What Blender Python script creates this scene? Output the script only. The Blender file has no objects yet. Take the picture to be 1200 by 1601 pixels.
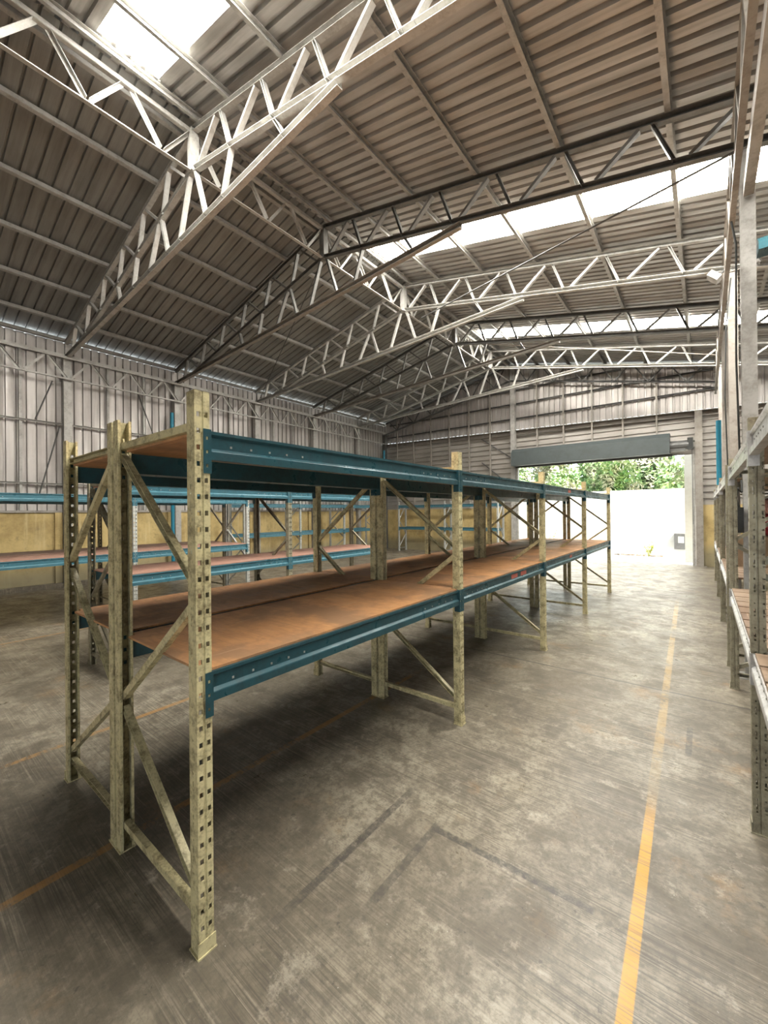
import bpy, math, random
from mathutils import Vector, Matrix
random.seed(7)
S = bpy.context.scene
COL = S.collection

# ------------------------------------------------------------------ materials
def new_mat(name):
    m = bpy.data.materials.new(name); m.use_nodes = True
    nt = m.node_tree; nt.nodes.clear()
    out = nt.nodes.new('ShaderNodeOutputMaterial')
    b = nt.nodes.new('ShaderNodeBsdfPrincipled')
    nt.links.new(b.outputs[0], out.inputs[0])
    return m, nt, b
def N(nt, t, **kw):
    n = nt.nodes.new(t)
    for k, v in kw.items(): setattr(n, k, v)
    return n
def setin(nt, sock, v):
    if isinstance(v, bpy.types.NodeSocket): nt.links.new(v, sock)
    elif v is not None:
        if isinstance(v, (tuple, list)) and len(v) == 3 and sock.type == 'RGBA': v = (*v, 1)
        sock.default_value = v
def mth(nt, op, a, b=None, c=None, clamp=False):
    n = N(nt, 'ShaderNodeMath', operation=op, use_clamp=clamp)
    setin(nt, n.inputs[0], a); setin(nt, n.inputs[1], b); setin(nt, n.inputs[2], c)
    return n.outputs[0]
def mixc(nt, f, a, b, mode='MIX'):
    n = N(nt, 'ShaderNodeMix', data_type='RGBA', blend_type=mode)
    setin(nt, n.inputs[0], f); setin(nt, n.inputs[6], a); setin(nt, n.inputs[7], b)
    return n.outputs[2]
def coords(nt, scale=(1, 1, 1), world=False, rot=(0, 0, 0), loc=(0, 0, 0)):
    if world: v = N(nt, 'ShaderNodeNewGeometry').outputs['Position']
    else: v = N(nt, 'ShaderNodeTexCoord').outputs['Object']
    mp = N(nt, 'ShaderNodeMapping'); setin(nt, mp.inputs[0], v)
    mp.inputs[1].default_value = loc; mp.inputs[2].default_value = rot; mp.inputs[3].default_value = scale
    return mp.outputs[0]
def noise(nt, v, scale=5, detail=4, rough=.6, dist=0):
    n = N(nt, 'ShaderNodeTexNoise'); setin(nt, n.inputs['Vector'], v)
    n.inputs['Scale'].default_value = scale; n.inputs['Detail'].default_value = detail
    n.inputs['Roughness'].default_value = rough; n.inputs['Distortion'].default_value = dist
    return n.outputs[0]
def ramp(nt, f, a, b, lo=0., hi=1.):
    n = N(nt, 'ShaderNodeMapRange', interpolation_type='SMOOTHSTEP'); setin(nt, n.inputs[0], f)
    n.inputs[1].default_value = a; n.inputs[2].default_value = b; n.inputs[3].default_value = lo; n.inputs[4].default_value = hi
    return n.outputs[0]
def bump(nt, b, h, strength=.2, dist=.01):
    n = N(nt, 'ShaderNodeBump'); setin(nt, n.inputs['Height'], h)
    n.inputs['Strength'].default_value = strength; n.inputs['Distance'].default_value = dist
    nt.links.new(n.outputs[0], b.inputs['Normal'])

def painted(name, col, dirt, rough=.45, metal=0., amount=.5, scale=9, world=True, randomise=0.):
    """worn painted / galvanised metal"""
    m, nt, b = new_mat(name)
    v = coords(nt, world=world)
    n1 = noise(nt, v, scale, 6, .7)
    n2 = noise(nt, v, scale*6, 3, .6)
    f = mth(nt, 'MULTIPLY', ramp(nt, mth(nt, 'ADD', mth(nt, 'MULTIPLY', n1, .7), mth(nt, 'MULTIPLY', n2, .3)), .42, .66), amount)
    c = mixc(nt, f, col, dirt)
    if randomise:
        r = N(nt, 'ShaderNodeObjectInfo').outputs['Random']
        c = mixc(nt, mth(nt, 'MULTIPLY', r, randomise), c, dirt)
    setin(nt, b.inputs['Base Color'], c)
    setin(nt, b.inputs['Roughness'], ramp(nt, n1, .3, .7, rough-.08, rough+.15))
    b.inputs['Metallic'].default_value = metal
    return m
M = {}
M['cream'] = painted('cream_rack_paint', (.68, .60, .34), (.17, .13, .065), .40, 0, .85, 14)
M['cream_b'] = painted('worn_olive_rack_paint', (.36, .33, .23), (.12, .10, .07), .45, .15, .7, 14)
M['palerack'] = painted('pale_grey_rack_paint', (.55, .56, .52), (.25, .23, .2), .45, .1, .5, 12)
M['teal'] = painted('teal_beam_paint', (.022, .085, .105), (.018, .035, .04), .33, .1, .55, 8)
M['blue'] = painted('light_blue_beam_paint', (.06, .17, .215), (.035, .08, .10), .32, .1, .4, 8)
M['greybeam'] = painted('galvanised_beam', (.62, .61, .60), (.25, .25, .24), .35, .2, .6, 10)
M['steel'] = painted('primer_grey_steel', (.47, .46, .43), (.22, .2, .17), .45, .3, .55, 6)
M['white_steel'] = painted('white_primer_steel', (.58, .57, .535), (.28, .25, .21), .45, .2, .55, 6)
M['dark_steel'] = painted('dark_grey_steel', (.13, .13, .125), (.07, .065, .06), .5, .3, .5, 6)
M['backlit_steel'] = painted('backlit_grey_steel', (.20, .195, .18), (.11, .105, .1), .5, .3, .5, 6)  # darker steel tone standing for trusses seen against the light
M['brown_steel'] = painted('dusty_brown_steel', (.36, .33, .29), (.2, .17, .14), .5, .2, .6, 6)
M['hood'] = painted('shutter_hood_grey', (.07, .085, .085), (.05, .055, .05), .5, .1, .4, 3)
M['pipe'] = painted('blue_pipe_plastic', (.02, .24, .36), (.02, .12, .18), .4, 0, .3, 4)
M['black'] = painted('black_plastic', (.02, .022, .02), (.05, .05, .045), .5, 0, .5, 9)
M['red'] = painted('red_sticker', (.5, .08, .05), (.6, .4, .35), .5, 0, .6, 90)
M['carton'] = painted('brown_cardboard', (.42, .29, .18), (.26, .18, .11), .8, 0, .6, 7)
M['redcloth'] = painted('red_cloth', (.45, .05, .06), (.15, .02, .03), .8, 0, .6, 20)
M['pinkcloth'] = painted('pink_cloth', (.75, .4, .33), (.5, .2, .18), .8, 0, .6, 20)
M['whitewall'] = painted('whitewashed_concrete', (.86, .84, .76), (.7, .66, .56), .8, 0, .5, 2)
M['bark'] = painted('bark', (.15, .10, .06), (.08, .05, .03), .9, 0, .6, 9)
M['debris'] = painted('dry_brown_leaves', (.35, .2, .09), (.5, .4, .22), .9, 0, .8, 30)

def sheet_metal(name, col, dark, rough, metal, axis):
    """ribbed roofing sheet: streaks run along the ribs"""
    m, nt, b = new_mat(name)
    sc = {'x': (.35, 7, 1), 'z': (7, 7, .3), 'h': (.3, 1, 7)}[axis]
    n1 = noise(nt, coords(nt, sc, True), 1.3, 6, .65)
    n2 = noise(nt, coords(nt, (1, 1, 1), True), 1.1, 4, .6)
    f = ramp(nt, mth(nt, 'ADD', mth(nt, 'MULTIPLY', n1, .6), mth(nt, 'MULTIPLY', n2, .4)), .38, .66)
    setin(nt, b.inputs['Base Color'], mixc(nt, f, col, dark))
    setin(nt, b.inputs['Roughness'], ramp(nt, n1, .3, .7, rough-.1, rough+.12))
    b.inputs['Metallic'].default_value = metal
    return m
M['roof'] = sheet_metal('aluzinc_roof_sheet', (.54, .525, .50), (.35, .335, .31), .45, .3, 'x')
M['roof_shaded'] = sheet_metal('shaded_roof_sheet', (.33, .325, .30), (.22, .215, .195), .5, .25, 'x')  # left slope's shade put into a darker copy of the roof tone
M['clad'] = sheet_metal('aluzinc_wall_sheet', (.56, .53, .50), (.40, .37, .345), .45, .35, 'z')
M['cladh'] = sheet_metal('aluzinc_wall_sheet_horizontal', (.52, .49, .45), (.38, .35, .31), .45, .35, 'h')

def mat_emit(name, col, strength):
    m, nt, b = new_mat(name)
    b.inputs['Base Color'].default_value = (.8, .8, .78, 1)
    b.inputs['Roughness'].default_value = .6
    n = noise(nt, coords(nt, (1, 6, 1), True), 1.5, 3)
    setin(nt, b.inputs['Emission Color'], mixc(nt, mth(nt, 'MULTIPLY', n, .12), col, (.9, .85, .72)))
    b.inputs['Emission Strength'].default_value = strength
    return m
M['skylight'] = mat_emit('translucent_skylight_sheet', (1., .965, .89), 38.0)

def wood(name, c1, c2, c3):
    m, nt, b = new_mat(name)
    r = N(nt, 'ShaderNodeObjectInfo').outputs['Random']
    v = coords(nt, (1.0, 9.0, 1.0), True, rot=(0, 0, math.pi/2))
    vw = coords(nt, (1, 1, 1), True)
    g = noise(nt, v, 4, 7, .7, .6)
    blot = noise(nt, vw, 2.2, 5, .65)
    fine = noise(nt, coords(nt, (3, 60, 1), True, rot=(0, 0, math.pi/2)), 3, 3, .6)
    c = mixc(nt, ramp(nt, g, .35, .68), c1, c2)
    c = mixc(nt, ramp(nt, blot, .45, .62, 0, .85), c, c3)
    b2 = noise(nt, coords(nt, (1, 1, 1), True, loc=(5, 5, 5)), 9, 6, .75)
    c = mixc(nt, ramp(nt, b2, .52, .68, 0, .6), c, tuple(x*.45 for x in c1))
    c = mixc(nt, ramp(nt, fine, .5, .75, 0, .35), c, tuple(x*.5 for x in c1))
    scuff = noise(nt, coords(nt, (14, .9, 1), True, rot=(0, 0, math.pi/2+.06)), 3, 5, .7)
    c = mixc(nt, ramp(nt, scuff, .60, .70, 0, .6), c, (.70, .50, .33))
    c = mixc(nt, mth(nt, 'MULTIPLY', r, .4), c, c3)
    setin(nt, b.inputs['Base Color'], c)
    setin(nt, b.inputs['Roughness'], ramp(nt, blot, .3, .7, .42, .62))
    bump(nt, b, fine, .08, .003)
    return m
M['wood'] = wood('orange_plywood', (.72, .355, .14), (.52, .25, .10), (.31, .18, .10))
M['wood_pink'] = wood('pinkish_plywood', (.50, .27, .19), (.42, .22, .16), (.36, .21, .16))
M['wood_slat'] = wood('brown_slat_wood', (.30, .19, .12), (.20, .12, .075), (.40, .29, .2))

def yellow_wall():
    m, nt, b = new_mat('stained_yellow_masonry')
    v = coords(nt, (1, 1, 1), True)
    n1 = noise(nt, v, 1.3, 7, .7); n2 = noise(nt, v, 7, 5, .7)
    drip = noise(nt, coords(nt, (5, 5, .4), True), 2, 4, .6)
    c = mixc(nt, ramp(nt, n1, .4, .66), (.66, .50, .22), (.42, .30, .12))
    c = mixc(nt, ramp(nt, drip, .52, .75, 0, .6), c, (.74, .62, .34))
    c = mixc(nt, ramp(nt, n2, .55, .75, 0, .6), c, (.26, .19, .09))
    sep = N(nt, 'ShaderNodeSeparateXYZ'); setin(nt, sep.inputs[0], v)
    low = ramp(nt, mth(nt, 'ADD', sep.outputs[2], mth(nt, 'MULTIPLY', n1, .5)), .45, .95, .75, 0)
    c = mixc(nt, low, c, (.27, .25, .17))
    setin(nt, b.inputs['Base Color'], c); b.inputs['Roughness'].default_value = .8
    bump(nt, b, n2, .25, .01)
    return m
M['yellow'] = yellow_wall()

def floor_mat():
    m, nt, b = new_mat('worn_brushed_concrete')
    P = N(nt, 'ShaderNodeNewGeometry').outputs['Position']
    sep = N(nt, 'ShaderNodeSeparateXYZ'); setin(nt, sep.inputs[0], P)
    x, y = sep.outputs[0], sep.outputs[1]
    big = noise(nt, coords(nt, (1, 1, 1), True), .75, 5, .6, .4)
    mid = noise(nt, coords(nt, (1, 1, 1), True, loc=(7, 3, 0)), 3.2, 7, .72, .3)
    fine = noise(nt, coords(nt, (1, 1, 1), True), 38, 5, .7)
    # broom marks run along X, slightly skewed
    br = noise(nt, coords(nt, (.55, 26, 1), True, rot=(0, 0, .05)), 2.2, 6, .75, .25)
    br2 = noise(nt, coords(nt, (.8, 70, 1), True, rot=(0, 0, .03)), 2.0, 3, .6, .1)
    brmask = ramp(nt, noise(nt, coords(nt, (1, 1, 1), True, loc=(1, 9, 0)), 1.1, 3, .5), .38, .6)
    c = mixc(nt, ramp(nt, big, .36, .62), (.40, .352, .27), (.215, .183, .135))
    mot = noise(nt, coords(nt, (1, 1, 1), True, loc=(17, 3, 0)), 11, 6, .78, .2)
    c = mixc(nt, ramp(nt, mid, .42, .64, 0, .9), c, (.125, .105, .077))
    c = mixc(nt, ramp(nt, mot, .42, .60, 0, .75), c, (.14, .12, .088))
    c = mixc(nt, mth(nt, 'MULTIPLY', ramp(nt, br, .50, .66), mth(nt, 'MULTIPLY_ADD', brmask, .48, .08)), c, (.46, .405, .31))
    c = mixc(nt, mth(nt, 'MULTIPLY', ramp(nt, br2, .48, .62), mth(nt, 'MULTIPLY_ADD', brmask, .62, .10)), c, (.085, .072, .055))
    rust = noise(nt, coords(nt, (1, 1, 1), True, loc=(3, 21, 0)), 1.7, 6, .7)
    c = mixc(nt, ramp(nt, rust, .56, .72, 0, .5), c, (.36, .22, .10))
    pale = noise(nt, coords(nt, (1, 1, 1), True, loc=(13, 1, 0)), 5, 8, .8)
    c = mixc(nt, ramp(nt, pale, .54, .66, 0, .5), c, (.50, .445, .35))
    blk = noise(nt, coords(nt, (1, 1, 1), True, loc=(31, 11, 0)), 20, 4, .7)
    c = mixc(nt, ramp(nt, blk, .64, .70, 0, .7), c, (.07, .06, .05))
    speck = noise(nt, coords(nt, (1, 1, 1), True, loc=(2, 5, 0)), 75, 2, .5)
    c = mixc(nt, ramp(nt, speck, .74, .78, 0, .6), c, (.62, .6, .54))
    c = mixc(nt, ramp(nt, fine, .46, .72, 0, .65), c, (.10, .088, .07))
    # no separate tone beneath the central racks
    # expansion joints
    def band(v, c0, hw, soft=.004):
        d = mth(nt, 'ABSOLUTE', mth(nt, 'SUBTRACT', v, c0))
        return ramp(nt, d, hw, hw+soft, 1, 0)
    def between(v, a, b_, soft=.05):
        return mth(nt, 'MULTIPLY', ramp(nt, v, a-soft, a+soft), ramp(nt, v, b_-soft, b_+soft, 1, 0))
    wob = mth(nt, 'MULTIPLY', mth(nt, 'SUBTRACT', mid, .5), .03)
    yj = mth(nt, 'ADD', y, wob)
    j = mth(nt, 'MAXIMUM', band(yj, 4.34, .006, .012), band(yj, 9.3, .006, .012))
    j = mth(nt, 'MAXIMUM', j, band(yj, -.9, .006, .012))
    c = mixc(nt, mth(nt, 'MULTIPLY', j, .85), c, (.06, .05, .045))
    # orange floor lines
    wear = noise(nt, coords(nt, (1, 1, 1), True), 26, 5, .8)
    wearb = noise(nt, coords(nt, (1, 1, 1), True, loc=(0, 4, 0)), 1.5, 3, .6)
    def line(mask, wlo, strength):
        w = mth(nt, 'MULTIPLY', ramp(nt, mth(nt, 'ADD', mth(nt, 'MULTIPLY', wear, .45), mth(nt, 'MULTIPLY', wearb, .55)), wlo, wlo+.10, 1, 0), strength)
        return mth(nt, 'MULTIPLY', mask, w)
    xl = mth(nt, 'ADD', x, mth(nt, 'MULTIPLY_ADD', y, .0235, .178))
    l1 = mth(nt, 'MULTIPLY', band(xl, 0., .019, .006), between(y, .2, 2.55, .25))
    l1b = mth(nt, 'MULTIPLY', band(xl, 0., .022, .01), between(y, 3.0, 8.5, .6))
    yc = (.62, .33, .055)
    c = mixc(nt, mth(nt, 'MULTIPLY', line(l1, .58, .95), ramp(nt, br2, .5, .62, 1, .45)), c, yc)
    c = mixc(nt, line(l1b, .47, .42), c, (.58, .38, .14))
    l2 = mth(nt, 'MULTIPLY', band(mth(nt, 'ADD', x, 0.), -2.27, .020, .008), between(y, -2, 3.4, .3))
    l3 = mth(nt, 'MULTIPLY', band(x, -3.53, .020, .008), between(y, -2, 9., .3))
    l4 = mth(nt, 'MULTIPLY', band(x, -6.92, .020, .008), between(y, -2, 9., .3))
    c = mixc(nt, line(mth(nt, 'MAXIMUM', l2, mth(nt, 'MAXIMUM', l3, l4)), .46, .6), c, (.50, .25, .06))
    # dark tape residue
    tw = ramp(nt, wear, .42, .62, 1, .35)
    t1 = mth(nt, 'MULTIPLY', band(mth(nt, 'MULTIPLY_ADD', y, .0, x), -1.335, .017, .006), between(y, 1.0, 1.9, .22))
    t2 = mth(nt, 'MULTIPLY', band(x, -1.085, .016, .006), mth(nt, 'MULTIPLY_ADD', between(y, 1.27, 1.795, .015), .8, mth(nt, 'MULTIPLY', between(y, .5, 1.27, .02), .2)))
    t3 = mth(nt, 'MULTIPLY', band(mth(nt, 'MULTIPLY_ADD', x, -.03, y), 1.79, .015, .006), between(x, -1.10, -.36, .01))
    t4 = mth(nt, 'MULTIPLY', band(x, -.095, .014, .006), between(y, 3.3, 3.72, .03))
    t = mth(nt, 'MAXIMUM', mth(nt, 'MAXIMUM', t1, t2), mth(nt, 'MAXIMUM', t3, t4))
    c = mixc(nt, mth(nt, 'MULTIPLY', mth(nt, 'MULTIPLY', t, tw), .85), c, (.075, .068, .06))
    setin(nt, b.inputs['Base Color'], c)
    setin(nt, b.inputs['Roughness'], ramp(nt, mid, .3, .75, .27, .55))
    b.inputs['Specular IOR Level'].default_value = .5
    bump(nt, b, mth(nt, 'ADD', mth(nt, 'MULTIPLY', br2, .6), mth(nt, 'MULTIPLY', fine, .4)), .25, .004)
    return m
M['floor'] = floor_mat()
M['yard'] = painted('pale_yard_concrete', (.55, .56, .56), (.42, .42, .41), .6, 0, .6, 1.4)
def leaf_mat():
    m, nt, b = new_mat('green_leaves')
    g = N(nt, 'ShaderNodeNewGeometry').outputs['Random Per Island']
    n = noise(nt, coords(nt, (1, 1, 1), True), 1.3, 3)
    c = mixc(nt, g, (.13, .28, .11), (.36, .46, .17))
    c = mixc(nt, ramp(nt, n, .45, .65, 0, .7), c, (.55, .47, .38))
    setin(nt, b.inputs['Base Color'], c); b.inputs['Roughness'].default_value = .6
    return m
M['leaf'] = leaf_mat()
M['weed'] = painted('yellow_green_weed', (.5, .5, .12), (.3, .4, .08), .7, 0, .6, 9)

# ------------------------------------------------------------------ mesh helpers
class MB:
    def __init__(s): s.v = []; s.f = []
    def box(s, x0, x1, y0, y1, z0, z1):
        n = len(s.v)
        s.v += [(x0,y0,z0),(x1,y0,z0),(x1,y1,z0),(x0,y1,z0),(x0,y0,z1),(x1,y0,z1),(x1,y1,z1),(x0,y1,z1)]
        s.f += [tuple(n+i for i in q) for q in ((0,3,2,1),(4,5,6,7),(0,1,5,4),(1,2,6,5),(2,3,7,6),(3,0,4,7))]
        return s
    def prof(s, pts, p, q, up=(0, 0, 1), caps=True):
        """extrude the closed 2-D outline pts (side, up) from p to q"""
        p, q = Vector(p), Vector(q); d = (q-p).normalized(); u = Vector(up)
        u = (u - d*u.dot(d)).normalized(); r = d.cross(u)
        n = len(s.v); k = len(pts)
        for o in (p, q):
            for a, b in pts: s.v.append(tuple(o + r*a + u*b))
        for i in range(k):
            j = (i+1) % k
            s.f.append((n+i, n+j, n+k+j, n+k+i))
        if caps:
            s.f.append(tuple(n+i for i in reversed(range(k)))); s.f.append(tuple(n+k+i for i in range(k)))
        return s
    def bar(s, p, q, w, h, up=(0, 0, 1)):
        a, b = w/2, h/2
        return s.prof([(-a,-b),(a,-b),(a,b),(-a,b)], p, q, up)
    def chan(s, p, q, w, h, up=(0, 0, 1), t=.004, lip=False):
        """C channel: web on the -side, flanges opening to +side"""
        a, b = w/2, h/2
        return s.prof([(-a,-b),(a,-b),(a,-b+t),(-a+t,-b+t),(-a+t,b-t),(a,b-t),(a,b),(-a,b)], p, q, up)
    def ang(s, p, q, w, h, up=(0, 0, 1), t=.005):
        a, b = w/2, h/2
        return s.prof([(-a,-b),(a,-b),(a,-b+t),(-a+t,-b+t),(-a+t,b),(-a,b)], p, q, up)
    def rod(s, p, q, r, k=8, up=(0, 0, 1)):
        d = Vector(q)-Vector(p)
        if abs(d.normalized().dot(Vector(up))) > .99: up = (1, 0, 0)
        return s.prof([(r*math.cos(2*math.pi*i/k), r*math.sin(2*math.pi*i/k)) for i in range(k)], p, q, up)
    def tube(s, pts, r, k=6):
        for a, b in zip(pts[:-1], pts[1:]): s.rod(a, b, r, k)
        return s
    def mesh(s, name):
        me = bpy.data.meshes.new(name); me.from_pydata(s.v, [], s.f); me.update(); return me
    def build(s, name, mat, parent=None, loc=None):
        o = bpy.data.objects.new(name, s.mesh(name)); COL.objects.link(o)
        o.data.materials.append(mat)
        if loc: o.location = loc
        if parent: o.parent = parent
        return o
def tag(o, label=None, cat=None, group=None, kind=None):
    if label: o['label'] = label
    if cat: o['category'] = cat
    if group: o['group'] = group
    if kind: o['kind'] = kind
    return o
def thing(name, loc, label, cat, group=None, rz=0):
    o = bpy.data.objects.new(name, None); COL.objects.link(o); o.empty_display_size = .1
    o.location = loc; o.rotation_euler = (0, 0, rz)
    return tag(o, label, cat, group)
KIDS = {}
def part(mesh, name, mat, parent, loc=(0, 0, 0), rz=0, label=None, scale=None):
    o = bpy.data.objects.new(name, mesh); COL.objects.link(o); o.parent = parent
    o.location = loc; o.rotation_euler = (0, 0, rz)
    if scale: o.scale = scale
    if mat and len(mesh.materials) == 0: mesh.materials.append(mat)
    if label: o['label'] = label
    return o
def copy_tree(src, kids, loc, label=None, group=None):
    r = src.copy(); COL.objects.link(r); r.location = loc
    if label: r['label'] = label
    if group: r['group'] = group
    for k in kids:
        c = k.copy(); COL.objects.link(c); c.parent = r
    return r
ORD = ['first', 'second', 'third', 'fourth', 'fifth', 'sixth', 'seventh', 'eighth', 'ninth', 'tenth', 'eleventh', 'twelfth', 'thirteenth']

# ------------------------------------------------------------------ camera (calibrated from vanishing points)
CAM_H = 1.6; F_PX = 632.0
dY = Vector(((1100-600)/F_PX, -(797-800.5)/F_PX, 1.0)).normalized()
e = Vector((1, .01, 0))
dZ = e.cross(dY).normalized()
if dZ.y < 0: dZ = -dZ
dX = dY.cross(dZ)
if dX.x < 0: dX = -dX
Rm = Matrix(((dX.x, dX.y, -dX.z), (dY.x, dY.y, -dY.z), (dZ.x, dZ.y, -dZ.z)))
cam_d = bpy.data.cameras.new('camera'); cam = bpy.data.objects.new('camera', cam_d); COL.objects.link(cam)
cam.matrix_world = Matrix.Translation((0, 0, CAM_H)) @ Rm.to_4x4()
cam_d.sensor_fit = 'HORIZONTAL'; cam_d.sensor_width = 36.0; cam_d.lens = F_PX/1200*36.0
cam_d.clip_start = .05; cam_d.clip_end = 300
S.camera = cam

# ------------------------------------------------------------------ building geometry
RX = -5.45; SL = .225                       # ridge line, roof slope
def ztc(x): return 6.87 - SL*abs(x-RX)      # truss top chord axis
def zbc(x): return 6.32 - .215*abs(x-RX)    # truss bottom chord axis
def zrf(x): return 7.02 - SL*abs(x-RX)      # roof sheet
XL, XR = -11.35, .35                        # left wall, right column line
YG = 14.55                                  # far gable wall
TY = [.32, 2.75, 5.18, 7.70, 10.16, 12.60]
YB = -3.2                                   # back edge of what is modelled
XE = 6.2                                    # end of the annexe roof on the right

# floor + yard
fl = MB().box(-12.2, XE+1, YB-3, 14.75, -.12, 0).build('floor', M['floor']); tag(fl, kind='structure')
tag(MB().box(-30, 30, 14.76, 60, -.14, -.02).build('floor_yard', M['yard']), kind='structure')
tag(MB().box(-40, 40, -40, YB-3.01, -.14, -.02).build('floor_forecourt', M['yard']), kind='structure')

# ribbed roofing: ribs (recesses seen from below) every PIT
PIT = .155
def ribbed(mb, y0, y1, P, up, pit=PIT, rib=.062, dep=.045):
    """sheet swept between P(0, y) and P(1, y): profile steps along y, raised along up"""
    up = Vector(up); y = y0; pts = []
    k0 = math.ceil((y0)/pit - 1e-6)
    k = k0
    prof_ = [(y0, 0)]
    while k*pit + rib < y1:
        a = k*pit
        if a > y0: prof_ += [(a, 0), (a+.010, dep), (a+rib-.010, dep), (a+rib, 0)]
        k += 1
    prof_.append((y1, 0))
    prof_ = [q for q in prof_ if q[0] <= y1]
    n = len(mb.v)
    for yy, d in prof_:
        mb.v.append(tuple(Vector(P(0, yy)) + up*d)); mb.v.append(tuple(Vector(P(1, yy)) + up*d))
    for i in range(len(prof_)-1):
        a = n+2*i
        mb.f.append((a, a+1, a+3, a+2))
def roof_piece(mb, xa, xb, y0, y1, **k):
    ribbed(mb, y0, y1, lambda t, y: (xa if t == 0 else xb, y, zrf(xa if t == 0 else xb)), (0, 0, 1), **k)
sky_rows = [(1.56, 2.20), (6.20, 6.84), (11.08, 11.74)]
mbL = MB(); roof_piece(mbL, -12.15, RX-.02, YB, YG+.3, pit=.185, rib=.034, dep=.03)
tag(mbL.build('ceiling_left', M['roof_shaded']), kind='structure')
mbR = MB(); y = YB
for a, b in sky_rows:
    roof_piece(mbR, RX+.24, XE, y, a); roof_piece(mbR, 1.9, XE, a, b); y = b  # opaque sheet replaces the unseen skylight ends to cut fill light
roof_piece(mbR, RX+.24, XE, y, YG+.3)
roof_piece(mbR, RX-.02, RX+.24, YB, YG+.3)
tag(mbR.build('ceiling_right', M['roof']), kind='structure')
for i, (a, b) in enumerate(sky_rows):
    mb = MB(); ribbed(mb, a-.01, b+.01, lambda t, y: ((RX+.24) if t == 0 else 1.9, y, zrf((RX+.24) if t == 0 else 1.9)+.004), (0, 0, 1), dep=.02)
    tag(mb.build('window_%d' % (i+1), M['skylight']), kind='structure')
# ridge cap
tag(MB().prof([(-.35, -.075), (0, .005), (.35, -.075), (.35, -.07), (0, .012), (-.35, -.07)], (RX, YB, 7.07), (RX, YG+.3, 7.07)).build('trim_1', M['roof']), kind='structure')

# left wall: masonry below, ribbed cladding above
WT = 5.585
mb = MB()
ribbed(mb, YB, YG+.09, lambda t, y: (XL-.14, y, 1.70 if t == 0 else WT), (-1, 0, 0), pit=.17, rib=.045, dep=.045)
wl = mb.build('wall_left', M['clad']); tag(wl, kind='structure')
mb = MB().box(XL-.30, XL-.10, YB, YG-.01, .0, 1.70)
for y in TY: mb.box(XL-.11, XL-.03, y-.22, y-.10, 0, 1.68)
mb.build('masonry_base', M['yellow'], wl)
MB().box(XL-.12, XL+.05, YB, YG-.02, 0, .10).build('kerb', M['floor'], wl)
MB().box(XL-.17, XL-.06, YB, YG-.02, 1.68, 1.73).build('flashing', M['brown_steel'], wl)

MB().box(XL-.10, XL+.02, YB, YG-.03, 5.21, 5.27).build('eave_flashing', M['white_steel'], wl)
# unseen right and rear walls added to cut fill, rear gap sized for light
mb = MB(); ribbed(mb, YB, YG, lambda t, y: (XE, y, 0 if t == 0 else zrf(XE)), (1, 0, 0), pit=.175, rib=.055, dep=.03)
tag(mb.build('wall_right_unseen', M['clad']), kind='structure')
mb = MB(); mb.box(XL-.3, 1.2, YB-.05, YB, 0, 4.3).box(1.2, 3.0, YB-.05, YB, 2.5, 4.3).box(3.0, XE, YB-.05, YB, 0, 4.3)
mb.v += [(XL-.3, YB-.02, 4.2), (XL-.3, YB-.02, 5.64), (RX, YB-.02, 7.0), (XE, YB-.02, 4.38), (XE, YB-.02, 4.2)]; n_ = len(mb.v); mb.f.append((n_-5, n_-4, n_-3, n_-2, n_-1))
tag(mb.build('wall_front_unseen', M['clad']), kind='structure')

# gable wall
DX0, DX1, DZ = -5.40, -.20, 3.20
mb = MB().box(XL-.3, DX0-.09, YG, YG+.18, 0, 1.74).box(DX1+.07, XE+1, YG, YG+.18, 0, 1.74)
def ledge(x): return 4.68 - .026*(x-XL)
mh = MB()
def hrib(mb, x0, x1, z0, z1, top=None):
    """horizontal ribbed sheet in the gable plane"""
    pit = .185; rib = .08; k = math.ceil(z0/pit); pr = [(z0, 0)]
    while k*pit+rib < z1:
        a = k*pit; pr += [(a, 0), (a+.010, .05), (a+rib-.010, .05), (a+rib, 0)]; k += 1
    pr.append((z1, 0)); n = len(mb.v)
    for z, d in pr: mb.v.append((x0, YG+.08+d, z)); mb.v.append((x1, YG+.08+d, z))
    for i in range(len(pr)-1): a = n+2*i; mb.f.append((a, a+1, a+3, a+2))
hrib(mh, XL-.14, DX0, 1.74, 4.60); hrib(mh, DX0, DX1, 3.20, 4.45); hrib(mh, DX1, XE+1, 1.74, 4.34)
wb = mh.build('wall_back', M['cladh']); tag(wb, kind='structure')
mb.build('masonry_base', M['yellow'], wb)
# upper gable cladding with vertical ribs, cut to the roof slope
mu = MB(); pit = .175; xs = XL-.14; prof_ = [(xs, 0)]
k = math.ceil(xs/pit)
while k*pit < XE+1-.1:
    a = k*pit; prof_ += [(a, 0), (a+.008, .04), (a+.055, .04), (a+.063, 0)]; k += 1
prof_.append((XE+1, 0)); n = len(mu.v)
for x, d in prof_: mu.v.append((x, YG+.06+d, ledge(x)+.07)); mu.v.append((x, YG+.06+d, zrf(x)-.02))
for i in range(len(prof_)-1): a = n+2*i; mu.f.append((a, a+1, a+3, a+2))
mu.build('gable_cladding', M['clad'], wb)
# sloping ledge beam below the gable cladding
MB().chan((XL-.1, YG-.02, ledge(XL)-.06), (XE+1, YG-.02, ledge(XE+1)-.06), .12, .14).build('ledge_beam', M['brown_steel'], wb)
MB().bar((XL-.1, YG-.06, ledge(XL)+.02), (XE+1, YG-.06, ledge(XE+1)+.02), .2, .012).build('ledge_flashing', M['white_steel'], wb)

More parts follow.
